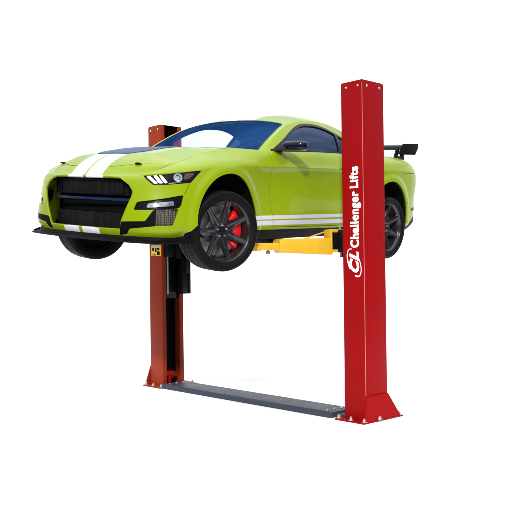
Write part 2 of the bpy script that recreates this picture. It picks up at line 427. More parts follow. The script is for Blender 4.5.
def pchip(t,P,tq):
    """monotone cubic through rows of P"""
    t=np.asarray(t,float); P=np.asarray(P,float); h=np.diff(t)[:,None]; d=np.diff(P,axis=0)/h
    m=np.zeros_like(P); m[0]=d[0]; m[-1]=d[-1]
    for i in range(1,len(t)-1):
        a,b=d[i-1],d[i]; ok=a*b>0
        m[i]=np.where(ok,2*a*b/np.where(ok,a+b,1),0)
    tq=np.atleast_1d(tq); k=np.clip(np.searchsorted(t,tq,side='right')-1,0,len(t)-2); u=((tq-t[k])/(t[k+1]-t[k]))[:,None]; hh=h[k]
    return (2*u**3-3*u**2+1)*P[k]+(u**3-2*u**2+u)*hh*m[k]+(-2*u**3+3*u**2)*P[k+1]+(u**3-u**2)*hh*m[k+1]
# ---- hood: rows t (nose to cowl), s from the centre line to the fender
HT=[0,.09,.2,.4,.6,.8,1]
HC=[(.745,.738),(.675,.812),(.545,.895),(.30,.962),(.05,1.003),(-.2,1.026),(-.47,1.04)]
HA=[.791,.89,1.0,1.21,1.45,1.77,2.17]
def sst(x,a,b):
    u=np.clip((x-a)/(b-a),0,1); return u*u*(3-2*u)
def hood_pts(t,s):
    C=nspline(HT,HC,t); ea=nspline(HT,HA,t)[:,0]; E=body_pts(ea,np.array([10.]))[:,0]
    F=body_pts(np.linspace(0,HA[0],80),np.array([10.]))[:,0]
    Fy=F[:,1]/F[-1,1]; qF=np.interp(s,Fy,(F[:,0]-F[0,0])/(F[-1,0]-F[0,0])); zF=np.interp(s,Fy,F[:,2])
    g=np.where(s<.6,1-.10*(s/.6)**2,.90*(1-np.clip((s-.6)/.4,0,1))**1.35)
    g=g*.75+.25*(1-s**2)
    tt=t[:,None]; ss=s[None,:]
    q=qF[None]*(1-tt)+ss**2*tt
    x=C[:,:1]+(E[:,:1]-C[:,:1])*q; y=ss*E[:,1:2]
    zz=C[:,1:2]+(E[:,2:3]-C[:,1:2])*(1-g[None]); w=sst(tt,0,.12)
    zz=zz*w+(zF[None]+(C[:,1:2]-C[0,1])*(1-ss)+(E[:,2:3]-E[0,2])*ss)*(1-w)
    return np.stack([x,y,zz],-1)
# ---- greenhouse
GC=[(-.38,.99),(-.53,1.065),(-.88,1.22),(-1.21,1.358),(-1.58,1.442),(-1.95,1.45),(-2.3,1.405),(-2.65,1.305),(-2.95,1.19),(-3.25,1.05)]
GR=[(-.58,.825,.955),(-.70,.785,1.045),(-.93,.728,1.185),(-1.18,.662,1.295),(-1.52,.622,1.36),(-1.9,.615,1.352),(-2.27,.603,1.285),(-2.62,.61,1.17),(-2.92,.635,1.07),(-3.2,.65,1.0)]
GT=np.arange(10.)
def top_pts(t,s):
    C=nspline(GT,GC,t); R=nspline(GT,GR,t); ss=s[None,:]
    x=C[:,:1]+(R[:,:1]-C[:,:1])*ss**2; y=R[:,1:2]*ss; p=2.3
    z=R[:,2:3]+(C[:,1:2]-R[:,2:3])*(1-ss**p)
    return np.stack([x,y,z],-1)
def side_pts(t,w):
    """w 0 at the roof rail, 1 at the belt"""
    R=nspline(GT,GR,t)
    aa=np.linspace(1.7,5.0,400); L=body_pts(aa,np.array([10.]))[:,0]
    xb=R[:,0]-0.0
    yb=np.interp(-xb,-L[:,0],L[:,1])-.014; zb=np.interp(-xb,-L[:,0],L[:,2])-.02
    B=np.c_[xb,yb,np.minimum(zb,R[:,2]-.02)]; W=w[None,:,None]
    P=R[:,None]*(1-W)+B[:,None]*W
    P[...,1]+=.022*4*(w*(1-w))[None]*np.clip((R[:,2]-zb)/.3,0,1)[:,None]
    return P
# ------------------------------------------------------------------ setting
def disc(r, z, k=96):
    return [(r * math.cos(2 * math.pi * i / k), r * math.sin(2 * math.pi * i / k), z) for i in range(k)], [list(range(k))]
# white sweep under the lift, widening away from the camera; unseen dark ground added beyond it to cut bounce
cx_, cy_ = cm.translation.x, cm.translation.y
def sweep_pt(deg, r):
    q = math.atan2(-.73, -.684) + math.radians(deg); return (cx_ + r * math.cos(q), cy_ + r * math.sin(q), 0)
rim = [sweep_pt(q, 400) for q in range(-32, 33, 4)] + [sweep_pt(32, 5.0)] + [sweep_pt(q, 3.6) for q in (24, 12, 0, -12, -24)] + [sweep_pt(-32, 5.0)]
fl = link('floor', rim, [list(range(len(rim)))], 'floor', smooth=False); tag(fl, kind='structure')
gv, gf_ = disc(40, -.004); gr = link('ground', gv, gf_, 'concrete', smooth=False); tag(gr, kind='structure')
# ------------------------------------------------------------------ two-post lift
lift = bpy.data.objects.new('car_lift', None); COL.objects.link(lift)
tag(lift, 'red two-post lift with yellow arms and dark floor plate, carrying the green car', 'car lift')
H, HW, AX, AY = 3.106, 1.651, .156, .25
def column(s, m):
    """C-shaped column open towards the car; s = +1 on the near side"""
    yo, yi = s * HW, s * (HW - AY); t = .012
    o = [(AX, yi), (AX, yo), (-AX, yo), (-AX, yi), (-AX + .055, yi), (-AX + .055, yi + s * t), (-AX + t, yi + s * t), (-AX + t, yo - s * t), (AX - t, yo - s * t), (AX - t, yi + s * t), (AX - .055, yi + s * t), (AX - .055, yi)]
    c = B().prism([(x, y, .012) for x, y in o], (0, 0, H - .012), bev=.003).build('column', m, lift)
    tag(c, 'near column with white lettering on its front face' if s > 0 else 'far column with a caution label, partly behind the car')
    # base plate, skirt gussets
    b = B()
    b.prism([(AX + .085, yi - s * .05, .001), (AX + .085, s * (HW + .045), .001), (-.335, s * (HW + .045), .001), (-.30, yi - s * .05, .001)], (0, 0, .014), bev=.003)
    b.build('base_plate', m, c)
    g = B()
    w = .012
    # wedge skirt on the outer face: flush at the top, running outwards to the plate at the foot
    top = [(AX - .004, s * HW, .235), (-AX + .004, s * HW, .235)]; bot = [(AX + .055, s * (HW + .028), .016), (-.30, s * (HW + .028), .016)]
    R1 = [top[0], top[1], bot[1], bot[0]]
    R2 = [(x, y + s * w, z) for x, y, z in R1]
    g.loft([R1, R2], True)
    g.build('gusset', m, c, ang=20)
    # anchor bolts
    for x, y in ((AX + .055, s * (HW - .13)), (AX + .05, s * (HW + .02)), (0.02, s * (HW + .045)), (-.31, s * (HW + .02)), (AX + .05, yi + s * .0 - s * .03), (-.27, yi - s * .02)):
        a = B(); mx = Matrix.Translation((x, y, .015)) @ Matrix.Rotation(math.pi / 2, 4, 'X')
        a.lathe([(0, .004), (.026, .004), (.026, 0)], 20, mx)
        a.lathe([(0, .022), (.017, .022), (.017, .003)], 6, mx)
        a.lathe([(0, .036), (.008, .034), (.009, .02)], 12, mx)
        a.build('anchor_bolt', 'zinc', c)
    # cap screws at the head of the column
    for p, d in (((AX, s * (HW - .05), H - .045), 'x'), ((AX, s * (HW - .19), H - .045), 'x'), ((AX - .07, s * HW, H - .045), 'y'), ((-AX + .06, s * HW, H - .045), 'y')):
        a = B(); mx = Matrix.Translation(p) @ (Matrix.Rotation(-math.pi / 2, 4, 'Z') if d == 'x' else Matrix.Rotation(0 if s > 0 else math.pi, 4, 'Z'))
        a.lathe([(0, .007), (.006, .007), (.011, .003), (.012, 0)], 16, mx); a.build('cap_screw', 'zinc', c)
    cap = B().box((0, s * (HW - AY / 2), H + .003), (2 * AX - .01, AY - .01, .006), .002).build('top_cap', 'gloss' if s < 0 else m, c)
    # carriage sliding in the channel
    k = B(); k.box((0, s * (HW - AY / 2 + .0), 1.43), (2 * AX - .035, AY - .06, .76), .004)
    k.box((0, s * (HW - AY - .035), 1.65), (.26, .10, .215), .006); k.box((-.125, s * 1.335, 1.40), (.125, .09, .60), .006); k.box((-.155, s * 1.285, 1.40), (.012, .012, .60), .002); k.box((-.12, s * 1.34, 1.52), (.05, .14, .35), .006)
    k.tube([(0, s * 1.30, 1.52), (0, s * 1.30, 1.78)], .034, 20)
    k.build('carriage', 'gloss', c)
    B().box((-.02, s * (HW - .075), 1.60), (.20, .10, 2.85), .004).build('guide_rail', 'black', c)  # black fill standing for the shadowed channel interior and chain cover
    return c
near = column(1, 'red'); far = column(-1, 'red2')
# pale strip along the fold of the near column, screw hole
B().box((AX, HW, 1.66), (.0042, .0042, 2.84), .001).build('worn_edge', 'cream', near)
B().lathe([(0, .002), (.006, .002), (.007, 0)], 16, Matrix.Translation((-.07, HW, 1.70))).build('screw_hole', 'gloss', near)
# lifting cable and lock bar in the far channel
B().tube([(.075, -1.40, 1.10), (.075, -1.40, 1.62)], .010, 12).build('cable', 'hose', far)
B().box((.05, -1.42, .16), (.10, .05, .05), .004).box((.05, -1.42, .10), (.03, .04, .10), .004).build('stop_block', 'red', far)
# lettering on the near column: read upwards
def lettering(txt, z0, z1, ytop, ybot, bold=.022, shear=0, name='lettering'):
    cu = bpy.data.curves.new('t', 'FONT'); cu.body = txt; cu.offset = bold; cu.extrude = .012; cu.shear = shear; cu.space_character = 1.12; cu.space_word = .62; cu.resolution_u = 6
    t = bpy.data.objects.new('t', cu); COL.objects.link(t); dg = bpy.context.evaluated_depsgraph_get()
    me = bpy.data.meshes.new_from_object(t.evaluated_get(dg)); bpy.data.objects.remove(t)
    P = np.array([v.co for v in me.vertices]); a, b = P.min(0), P.max(0)
    base = 0.0 if name == 'lettering' else a[1]
    cap = b[1]
    for v in me.vertices:
        x, y, z = v.co
        zz = z0 + (x - a[0]) / (b[0] - a[0]) * (z1 - z0)
        yy = ybot + (y - base) / (cap - base) * (ytop - ybot)
        v.co = (AX + .0016 + z * .06, yy, zz)
    src = [v.co.copy() for v in me.vertices]; fc = [tuple(f.vertices) for f in me.polygons]; V_, F_ = [], []
    for i, (dy, dz) in enumerate([(0, 0), (-.0013, -.0013), (-.0013, .0013), (.0013, -.0013), (.0013, .0013)]):    # heavier strokes
        k = len(V_); V_ += [(c.x + i * .00012, c.y + dy, c.z + dz) for c in src]; F_ += [tuple(v + k for v in f) for f in fc]
    me = bpy.data.meshes.new(name); me.from_pydata(V_, [], F_)
    me.materials.clear(); me.materials.append(M['letter'])
    o = bpy.data.objects.new(name, me); COL.objects.link(o); o.parent = near; return o
lettering('Challenger Lifts', 1.584, 2.325, 1.495, 1.590, bold=.03)
lettering('CL', 1.358, 1.548, 1.482, 1.592, bold=.04, shear=.35, name='logo_letters')
e = B(); pts = []
cz, cy, ra, rb, th = 1.447, 1.535, .135, .066, math.radians(24)
for k in range(97):
    q = 2 * math.pi * k / 96; w = .0042 + .0036 * max(0, math.cos(q - 2.2)); u_, v_ = ra * math.cos(q), rb * math.sin(q)
    pts.append((cz + u_ * math.cos(th) - v_ * math.sin(th), cy - (u_ * math.sin(th) + v_ * math.cos(th)), w))
ring = []
C0 = np.array([(a, b) for a, b, _ in pts]); d0 = np.gradient(C0, axis=0); d0 /= np.linalg.norm(d0, axis=1)[:, None]; n0 = np.c_[-d0[:, 1], d0[:, 0]]; w0 = np.array([w for *_, w in pts])[:, None]
keep = [i for i in range(97) if not (.30 < (i / 96) < .40 or .78 < (i / 96) < .93)]
Vv, Ff = [], []
for i in range(97):
    for sg_ in (1, -1):
        a = C0[i] + n0[i] * w0[i] * sg_; Vv.append((AX + .0022, a[1], a[0]))
for i in range(96):
    if i in keep and i + 1 in keep: Ff.append((2 * i, 2 * i + 2, 2 * i + 3, 2 * i + 1))
e.bm.free(); lo = link('logo_ring', Vv, Ff, 'letter', near, smooth=False); sm = lo.modifiers.new('s', 'SOLIDIFY'); sm.thickness = .0012
# caution label on the far column (too small to read in the photograph): yellow panel, dark blocks
lb = B(); lb.box((AX + .001, -1.515, 1.62), (.002, .19, .13), 0)
for (y0, y1, z0, z1, mi) in ((-1.63, -1.48, 1.655, 1.685, 2), (-1.615, -1.585, 1.60, 1.645, 1), (-1.57, -1.545, 1.585, 1.64, 1), (-1.535, -1.50, 1.61, 1.645, 1), (-1.54, -1.495, 1.535, 1.59, 1), (-1.61, -1.56, 1.53, 1.545, 1), (-1.53, -1.515, 1.575, 1.60, 1)):
    lb.box((AX + .0026, -1.515 + ((y0 + y1) / 2 + 1.555) * 1.25, 1.62 + ((z0 + z1) / 2 - 1.605) * .78), (.0016, (y1 - y0) * 1.25, (z1 - z0) * .78), 0, mi=mi)
lb.build('caution_label', ['label_yellow', 'gloss', 'label_grey'], far, smooth=False)
# floor plate: folded cover between the columns
fp = B(); sec = [(.215, .002), (.207, .044), (.19, .053), (-.115, .053), (-.135, .044), (-.16, .002)]
fp.loft([[(x, y, z) for x, z in sec] for y in (-1.36, 1.28)], True)
fpo = fp.build('floor_plate', 'plate', lift, ang=25)
for y in (1.18, -1.28):
    for x in (-.05, .05, .15):
        a = B(); mx = Matrix.Translation((x, y, .052)) @ Matrix.Rotation(math.pi / 2, 4, 'X'); a.lathe([(0, .012), (.013, .012), (.015, 0)], 6, mx); a.build('bolt', 'zinc', fpo)
B().box((.0, 1.335, .02), (.30, .11, .034), .006).build('end_bracket', 'plate', fpo)
# swing arms
def arm(s, p1, long):
    p0 = Vector((0, s * 1.30, 0)); p1 = Vector(p1); d = (p1 - p0); L = d.length; d.normalize(); ang_ = math.atan2(d.y, d.x)
    mx = Matrix.Translation(p0) @ Matrix.Rotation(ang_, 4, 'Z')
    a = B(); x0 = .185; x1 = x0 + (L - x0) * .66
    a.prism([(x0, -.07, 1.523), (x1 - .02, -.07, 1.545), (x1, -.07, 1.572), (x1, -.07, 1.652), (x1 - .02, -.07, 1.672), (x0, -.07, 1.678)], (0, .14, 0), bev=.006, mx=mx)
    o = a.build('arm', 'yellow', lift)
    c = B()
    for z in (1.545, 1.738): c.prism([(x0 + .012, -.055, z), (.0, -.05, z), (-.035, -.02, z), (-.035, .02, z), (.0, .05, z), (x0 + .012, .055, z)], (0, 0, .024), bev=.004, mx=mx)
    c.box((x0 + .006, 0, 1.642), (.020, .125, .232), .005, mx=mx)
    c.build('clevis', 'yellow', o)
    B().box((.072, 0, 1.652), (.165, .085, .160), .006, mx=mx).build('knuckle', 'gloss', o)
    i = B(); i.box(((x1 - .1 + L) / 2, 0, 1.60), (L - x1 + .1, .10, .066), .006, mx=mx); i.box((L - .02, 0, 1.583), (.16, .125, .045), .008, mx=mx)
    i.build('extension', 'yellow', o)
    b = B(); b.lathe([(0, -.03), (.022, -.03), (.024, 0), (.014, .001), (.014, .01)], 6, mx @ Matrix.Translation((x1 + .07, -.03, 1.562)) @ Matrix.Rotation(math.pi / 2, 4, 'X')); b.build('locking_bolt', 'zinc', o)
    q = B(); q.tube([mx @ Vector((.045, 0, 1.50)), mx @ Vector((.045, 0, 1.785))], .016, 16); q.lathe([(0, .0), (.028, 0), (.028, .02), (0, .02)], 6, mx @ Matrix.Translation((.045, 0, 1.765)) @ Matrix.Rotation(math.pi / 2, 4, 'X')); q.build('pin', 'chrome', o)
    if long:
        B().tube([mx @ Vector((x0 - .01, -.062, 1.745)), mx @ Vector((x0 + .22, -.075, 1.675))], .0065, 10).build('restraint_rod', 'yellow', o)
    p = B(); p.lathe([(0, .0), (.055, 0), (.06, .012), (.058, .03), (0, .03)], 28, mx @ Matrix.Translation((L - .02, 0, 1.606)) @ Matrix.Rotation(math.pi / 2, 4, 'X') @ Matrix.Diagonal((1, -1, 1, 1))); p.build('pad', 'rubber', o)
arm(1, (.98, 1.0, 0), True); arm(1, (-.42, 1.10, 0), False)
# ------------------------------------------------------------------ the car
car = bpy.data.objects.new('sports_car', None); COL.objects.link(car)
tag(car, 'lime green sports car with white stripes and black rear wing, raised on the lift', 'car')
RC = Matrix(((-.6421771870741093, .7658878467718633, .03200416486557933), (.0458668965534762, .08006694313711238, -.9957336553603233), (-.7651827809106378, -.637969506155143, -.08654606296086298)))
TC = Vector((-.99465094, .01137977, 7.42544028))
mw = (RL.transposed() @ RC).to_4x4(); mw.translation = RL.transposed() @ (TC - TL)
car.matrix_world = mw
# ---- body sides: one half, cut into panels
na, nv = 470, 66
a_ = np.linspace(0, AMAX, na); v_ = np.r_[np.linspace(0, 7, 46), np.linspace(7, 10, 21)[1:]]
P = body_pts(a_, v_)
S = Sheet(P, {'a': np.repeat(a_[:, None], len(v_), 1), 'z': P[..., 2].copy(), 'x': P[..., 0].copy()})
def pg(poly, off=0): return lambda s: sdf(s.A['a'], s.A['z'], poly) - off
S.region(lambda s: arch_d(s.A['x'], s.A['z'], FA) + 0 * s.A['a'], 'arch')
S.region(lambda s: arch_d(s.A['x'], s.A['z'], RA), 'arch')
GRILLE = [(-.1, .734), (.30, .733), (.446, .722), (.55, .666), (.593, .611), (.583, .573), (.487, .367), (.470, .300), (-.1, .298)]
HEAD = [(.651, .749), (.896, .768), (1.224, .802), (1.175, .762), (1.102, .696), (.901, .675), (.774, .667), (.744, .686)]
FOG = [(.607, .465), (.632, .531), (.857, .564), (1.033, .597), (1.014, .511), (.994, .487), (.793, .472)]
MESH = [(.803, .476), (.992, .485), (.97, .419), (.945, .348), (.798, .341)]
TRIM = [(.487, .366), (.72, .379), (.784, .470), (.806, .476), (.801, .341), (.573, .31), (.539, .266), (.455, .248), (.470, .300)]
S.region(pg(GRILLE), 'hole'); S.region(pg(HEAD), 'headlight'); S.region(pg(FOG), 'fog'); S.region(pg(MESH), 'cornermesh'); S.region(pg(TRIM), 'trim')
S.region(pg([(1.055, .2), (1.055, .285), (1.10, .300), (1.15, .345), (1.30, .345), (1.30, .2)]), 'lipend')
xa, za = (lambda s: s.A['x']), (lambda s: s.A['z'])
S.region(lambda s: np.maximum(s.A['z'] - .295, np.maximum(1.5 - s.A['a'], s.A['a'] - 4.3)), 'skirt')
S.region(pg([(4.55, .2), (4.55, .26), (4.66, .30), (4.78, .36), (4.90, .42), (6.2, .44), (6.2, .2)]), 'valance')
S.region(pg([(4.735, .456), (4.735, .492), (4.885, .500), (4.885, .464)]), 'marker')
S.region(pg([(5.10, .77), (5.12, .86), (5.62, .86), (5.60, .77)]), 'tail')
# stripes along the sill and across the front lip
def band(z0, z1, sl): return lambda s: np.maximum(np.maximum(z0 + sl * (s.A['a'] - 1.89) - s.A['z'], s.A['z'] - z1 - sl * (s.A['a'] - 1.89)), np.maximum(1.6 - s.A['a'], s.A['a'] - 4.0))
S.region(band(.389, .424, .009), None, mi=1); S.region(band(.336, .379, .004), None, mi=1)
S.region(lambda s: np.maximum(np.maximum(.022 - s.A['a'], s.A['a'] - .238), np.minimum(s.A['z'] - .299, .70 - s.A['z'])), None, mi=2)
# shut lines
DOOR = [(2.125, .974), (2.145, 1.3), (3.40, 1.3), (3.42, .93), (3.36, .60), (3.28, .40), (3.20, .318), (2.16, .318), (2.13, .45)]
S.panel(pg(DOOR), 'door')
S.seam('a', 'z', [(1.09, .692), (1.06, .64), (1.037, .592)])
S.seam('a', 'z', [(4.43, .885), (4.75, .893), (4.9, .86)])
S.seam('a', 'z', [(4.83, .88), (4.80, .70), (4.60, .56), (4.52, .52)], .0022)
V, F, mi, A = S.part(['body'])
body = sheet_obj('body', V, F, mi, ['green', 'silver', 'white'], car, .022, both=True, A=A)
for sd_ in (1, -1):
    V, F, mi, A = S.part(['door']); d = sheet_obj('door', V, F, mi, ['green', 'silver'], car, .004, side=sd_, A=A)
    h = B(); q = [(-1.735, .935, .892), (-1.75, .951, .894), (-1.80, .957, .896), (-1.87, .952, .898), (-1.89, .935, .898)]
    h.tube(q, [.009, .012, .013, .012, .009], 10); hp = h.build('handle', 'green', d)
    for v in hp.data.vertices: v.co.y *= sd_
    if sd_ < 0: hp.data.flip_normals()
    V, F, mi, A = S.part(['skirt']); sheet_obj('side_skirt', V, F, [0] * len(mi), 'black', car, .03, side=sd_, off=.004, A=A)
    V, F, mi, A = S.part(['fog']); fg = sheet_obj('fog_recess', V, F, [0] * len(mi), 'gloss', car, .02, side=sd_, off=-.02, A=A)
    V, F, mi, A = S.part(['cornermesh']); sheet_obj('corner_mesh', V, F, [0] * len(mi), 'mesh2', car, .01, side=sd_, off=-.022, A=A)
    # fog lamp sheet
    T = Sheet(P, {'a': np.repeat(a_[:, None], len(v_), 1), 'z': P[..., 2].copy()}); T.region(pg([(.735, .522), (.948, .546), (.953, .508), (.722, .487)]), 'lamp'); V, F, mi, A = T.part(['lamp'])
    sheet_obj('fog_lamp', V, F, [0] * len(mi), 'lens', fg, .012, side=sd_, off=-.008, A=A)
    V, F, mi, A = S.part(['marker']); sheet_obj('side_marker', V, F, [0] * len(mi), 'marker', car, .01, side=sd_, off=.002, A=A)
    V, F, mi, A = S.part(['tail']); sheet_obj('tail_lamp', V, F, [0] * len(mi), 'caliper', car, .01, side=sd_, off=-.004, A=A)
    # headlight: dark recessed housing, three slanted running lights, projector bowl, amber reflector, clear cover edge
    V, F, mi, A = S.part(['headlight']); hl = sheet_obj('headlight', V, F, [0] * len(mi), 'gloss', car, .02, side=sd_, off=-.016, A=A)
    for nm, mt, poly, of in (('running_light', 'lampwhite', [(.690, .744), (.727, .747), (.815, .684), (.785, .678)], -.006), ('running_light', 'lampwhite', [(.762, .749), (.800, .751), (.860, .687), (.828, .684)], -.006), ('running_light', 'lampwhite', [(.822, .752), (.845, .754), (.905, .690), (.872, .686)], -.006),
                             ('amber_reflector', 'amber', [(1.055, .772), (1.150, .780), (1.095, .729), (1.036, .720)], -.008), ('trim_strip', 'lens', [(.90, .690), (1.08, .709), (1.085, .700), (.91, .680)], -.008)):
        T = Sheet(P[90:460], {'a': np.repeat(a_[90:460, None], len(v_), 1), 'z': P[90:460, ..., 2].copy()}) if False else Sheet(P, {'a': np.repeat(a_[:, None], len(v_), 1), 'z': P[..., 2].copy()})
        T.region(pg(poly), 'lamp'); V, F, mi, A = T.part(['lamp']); sheet_obj(nm, V, F, [0] * len(mi), mt, hl, .01, side=sd_, off=of, A=A)
    ic = np.argmin(np.abs(a_ - .985)); jc = np.argmin(np.abs(P[ic, :, 2] - .735)); pc = P[ic, jc]; e1 = P[ic + 3, jc] - P[ic - 3, jc]; e2 = P[ic, jc + 2] - P[ic, jc - 2]; nn = Vector(np.cross(e1, e2)).normalized()
    if nn.y < 0: nn = -nn
    mx = Matrix.Translation(Vector(pc) - nn * .018) @ nn.to_track_quat('Y', 'Z').to_matrix().to_4x4()
    if sd_ < 0: mx = Matrix.Diagonal((1, -1, 1, 1)) @ mx
    pj = B(); pj.lathe([(0, .004), (.014, .006), (.020, .0), (.022, .012), (.036, .014), (.038, .0)], 32, mx); pj.build('projector', 'lens', hl)
for sd_ in (1, -1):
    V, F, mi, A = S.part(['trim']); sheet_obj('bumper_trim', V, F, [0] * len(mi), 'black', car, .02, side=sd_, off=-.002, A=A)
    V, F, mi, A = S.part(['lipend']); sheet_obj('splitter_end', V, F, [0] * len(mi), 'black', car, .02, side=sd_, off=-.002, A=A)
V, F, mi, A = S.part(['valance']); sheet_obj('rear_valance', V, F, [0] * len(mi), 'black', car, .02, both=True, off=-.002, A=A)
# green front lip under the grille
# ---- nose and hood
nt_, ns_ = 130, 70
t_ = np.r_[np.linspace(0, .16, 40), np.linspace(.16, 1, nt_ - 39)[1:]]; s_ = np.linspace(0, 1, ns_)
PH = hood_pts(t_, s_)
HS = Sheet(PH, {'t': np.repeat(t_[:, None], ns_, 1), 's': np.repeat(s_[None], len(t_), 0), 'x': PH[..., 0].copy(), 'y': PH[..., 1].copy()})
tl = lambda s: .093 + .10 * np.clip((s.A['s'] - .25) / .75, 0, 1) ** 2
HS.region(lambda s: s.A['t'] - tl(s) - .003, 'gap'); HS.region(lambda s: s.A['t'] - tl(s) + .003, 'nose', ('gap',))
HS.region(lambda s: .993 - s.A['s'], 'gap', ('body', 'nose'))
HS.region(lambda s: sdf(s.A['x'], s.A['y'], [(.455, -.2), (.45, .20), (.33, .27), (-.06, .27), (-.12, .22), (-.12, -.2)]), 'vent')
# two broad white stripes split by a narrow green line
HS.region(lambda s: np.maximum(.013 - s.A['y'], s.A['y'] - .205), None, ('body', 'nose'), mi=1)
V, F, mi, A = HS.part(['nose']); sheet_obj('nose_panel', V, F, mi, ['green', 'white'], car, .015, both=True, flip=True, A=A)
V, F, mi, A = HS.part(['body']); hood = sheet_obj('hood', V, F, mi, ['green', 'white'], car, .015, both=True, flip=True, A=A)
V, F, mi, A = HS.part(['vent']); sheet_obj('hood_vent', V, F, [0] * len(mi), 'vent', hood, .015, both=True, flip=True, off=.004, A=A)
for sd_ in (1, -1):
    i = np.argmin(np.abs(t_ - .128)); j = np.argmin(np.abs(s_ - .70)); p = PH[i, j] * [1, sd_, 1]
    k = B(); k.lathe([(0, .012), (.016, .012), (.028, .007), (.034, 0)], 24, Matrix.Translation(p) @ Matrix.Rotation(math.pi / 2, 4, 'X') @ Matrix.Rotation(.25, 4, 'Z')); k.build('hood_pin', 'gloss', hood)
# deck lid
def deck_pts(t, s):
    ea = np.interp(t, [0, .6, 1], [4.10, 4.85, 5.25]); E = body_pts(ea, np.array([10.]))[:, 0]
    C = nspline([0, .5, 1], [(-2.85, 1.14), (-3.3, 1.075), (-3.695, 1.035)], t); B_ = body_pts(np.linspace(5.25, AMAX, 60), np.array([10.]))[:, 0]
    ss = s[None]; x = C[:, :1] + (E[:, :1] - C[:, :1]) * (ss ** 2 * (1 - t[:, None]) + t[:, None] * np.interp(s * B_[0, 1], B_[::-1, 1], (B_[::-1, 0] - B_[-1, 0]) / (B_[0, 0] - B_[-1, 0]))[None])
    return np.stack([x, ss * E[:, 1:2], C[:, 1:2] + (E[:, 2:3] - C[:, 1:2]) * ss ** 2.5], -1)
PD = deck_pts(np.linspace(0, 1, 40), np.linspace(0, 1, 40)); D = Sheet(PD, {})
V, F, mi, A = D.part(['body']); deck = sheet_obj('deck_lid', V, F, mi, 'green', car, .015, both=True, flip=True, A=A)
# ---- roof, pillars, glass
T_ = np.linspace(0, 9, 230); s2 = np.linspace(0, 1, 80); w2 = np.linspace(0, 1, 50)
PT = top_pts(T_, s2); PS = side_pts(T_, w2)
G = Sheet(PT, {'t': np.repeat(T_[:, None], 80, 1), 's': np.repeat(s2[None], 230, 0)})
def rr(t0, t1, s1, r, k=4.5):
    # rounded frame in (t, s); s scaled so that one unit is about the same length as one t
    return lambda q: np.hypot(np.maximum(np.maximum(t0 + r - q.A['t'], q.A['t'] - t1 + r), 0), np.maximum((q.A['s'] - s1) * k + r, 0)) - r + np.minimum(np.maximum(np.maximum(t0 + r - q.A['t'], q.A['t'] - t1 + r), (q.A['s'] - s1) * k + r), 0)
ws = rr(-1, 2.97, .945, .22, 2.2); G.region(lambda s: ws(s) + .05, 'windshield'); G.region(ws, 'gasket')
rw = rr(5.9, 8.4, .82, .3, 2.2); G.region(lambda s: rw(s) + .05, 'rearglass'); G.region(rw, 'gasket2')
yy = lambda s: s.V[:, 1]
G.region(lambda s: np.maximum(np.maximum(.013 - s.V[:, 1], s.V[:, 1] - .205), 0 - s.A['t']), None, mi=1)
K = Sheet(PS, {'t': np.repeat(T_[:, None], 50, 1), 'w': np.repeat(w2[None], 230, 0), 'x': PS[..., 0].copy(), 'z': PS[..., 2].copy()})
WIN = [(-.715, 1.004), (-.735, 1.022), (-.957, 1.129), (-1.143, 1.227), (-1.314, 1.300), (-1.448, 1.327), (-1.644, 1.331), (-1.80, 1.308), (-1.953, 1.262), (-2.047, 1.231), (-2.45, 1.085), (-2.42, 1.063), (-1.885, 1.050), (-1.153, 1.018)]
GL = [(-.885, 1.034), (-.93, 1.075), (-1.143, 1.205), (-1.32, 1.277), (-1.448, 1.303), (-1.644, 1.308), (-1.80, 1.286), (-1.905, 1.254), (-1.93, 1.245), (-1.922, 1.222), (-1.868, 1.080), (-1.862, 1.063), (-1.845, 1.0625), (-1.153, 1.034), (-.91, 1.034)]
QG = [(-1.965, 1.236), (-2.047, 1.207), (-2.38, 1.083), (-1.90, 1.067)]
xz = lambda poly, off=0: (lambda s: sdf(s.A['x'], s.A['z'], poly) - off)
K.region(xz(rounded(GL)), 'glass'); K.region(xz(QG), 'quarter'); K.region(xz(rounded(WIN)), 'frame')
V1, F1, m1, A1 = G.part(['body']); V2, F2, m2, A2 = K.part(['body'])
k0 = len(V1); Vr = np.concatenate([V1, V2]); Fr = [list(f) for f in F1] + [[v + k0 for v in f] for f in F2]; mr = m1 + m2
AR = {k: np.concatenate([A1[k], A2[k]]) for k in ('nx', 'ny', 'nz')}
def shell(name, V, F, mi, mats, th, both=True, side=1, off=0, A=None):
    c = np.array([-1.5, 0, .9]); N = np.stack([A['nx'], A['ny'], A['nz']], 1); fl_ = ((np.array(V) - c) * N).sum(1).mean() < 0
    return sheet_obj(name, V, F, mi, mats, car, th, both=both, side=side, off=off, flip=fl_, A=A)
roof = shell('roof', Vr, Fr, mr, ['green', 'white'], .03, A=AR)
V, F, mi, A = G.part(['windshield']); wsh = shell('windshield', V, F, [0] * len(mi), 'wglass', 0, off=-.003, A=A)
for q in ('gasket', 'gasket2'):
    V, F, mi, A = G.part([q]); shell('glass_seal', V, F, [0] * len(mi), 'gloss', .012, off=-.001, A=A)
V, F, mi, A = G.part(['rearglass']); shell('rear_window', V, F, [0] * len(mi), 'sglass', 0, off=-.003, A=A)
for sd_ in (1, -1):
    # the window on the far side is wound down
    V, F, mi, A = K.part(['glass']); sd_ > 0 and shell('side_window', V, F, [0] * len(mi), 'sglass', 0, both=False, side=sd_, off=-.010, A=A)
    V, F, mi, A = K.part(['quarter']); shell('quarter_window', V, F, [0] * len(mi), 'sglass', 0, both=False, side=sd_, off=-.008, A=A)
    V, F, mi, A = K.part(['frame']); shell('window_frame', V, F, [0] * len(mi), 'gloss', .02, both=False, side=sd_, off=.002, A=A)
# headliner: dark inner skin of roof and pillars
HLs = Sheet(PT[(T_ > 2.9) & (T_ < 6.1)], {}); V, F, mi, A = HLs.part(['body']); shell('headliner', V, F, [0] * len(mi), 'liner', .004, off=-.036, A=A)
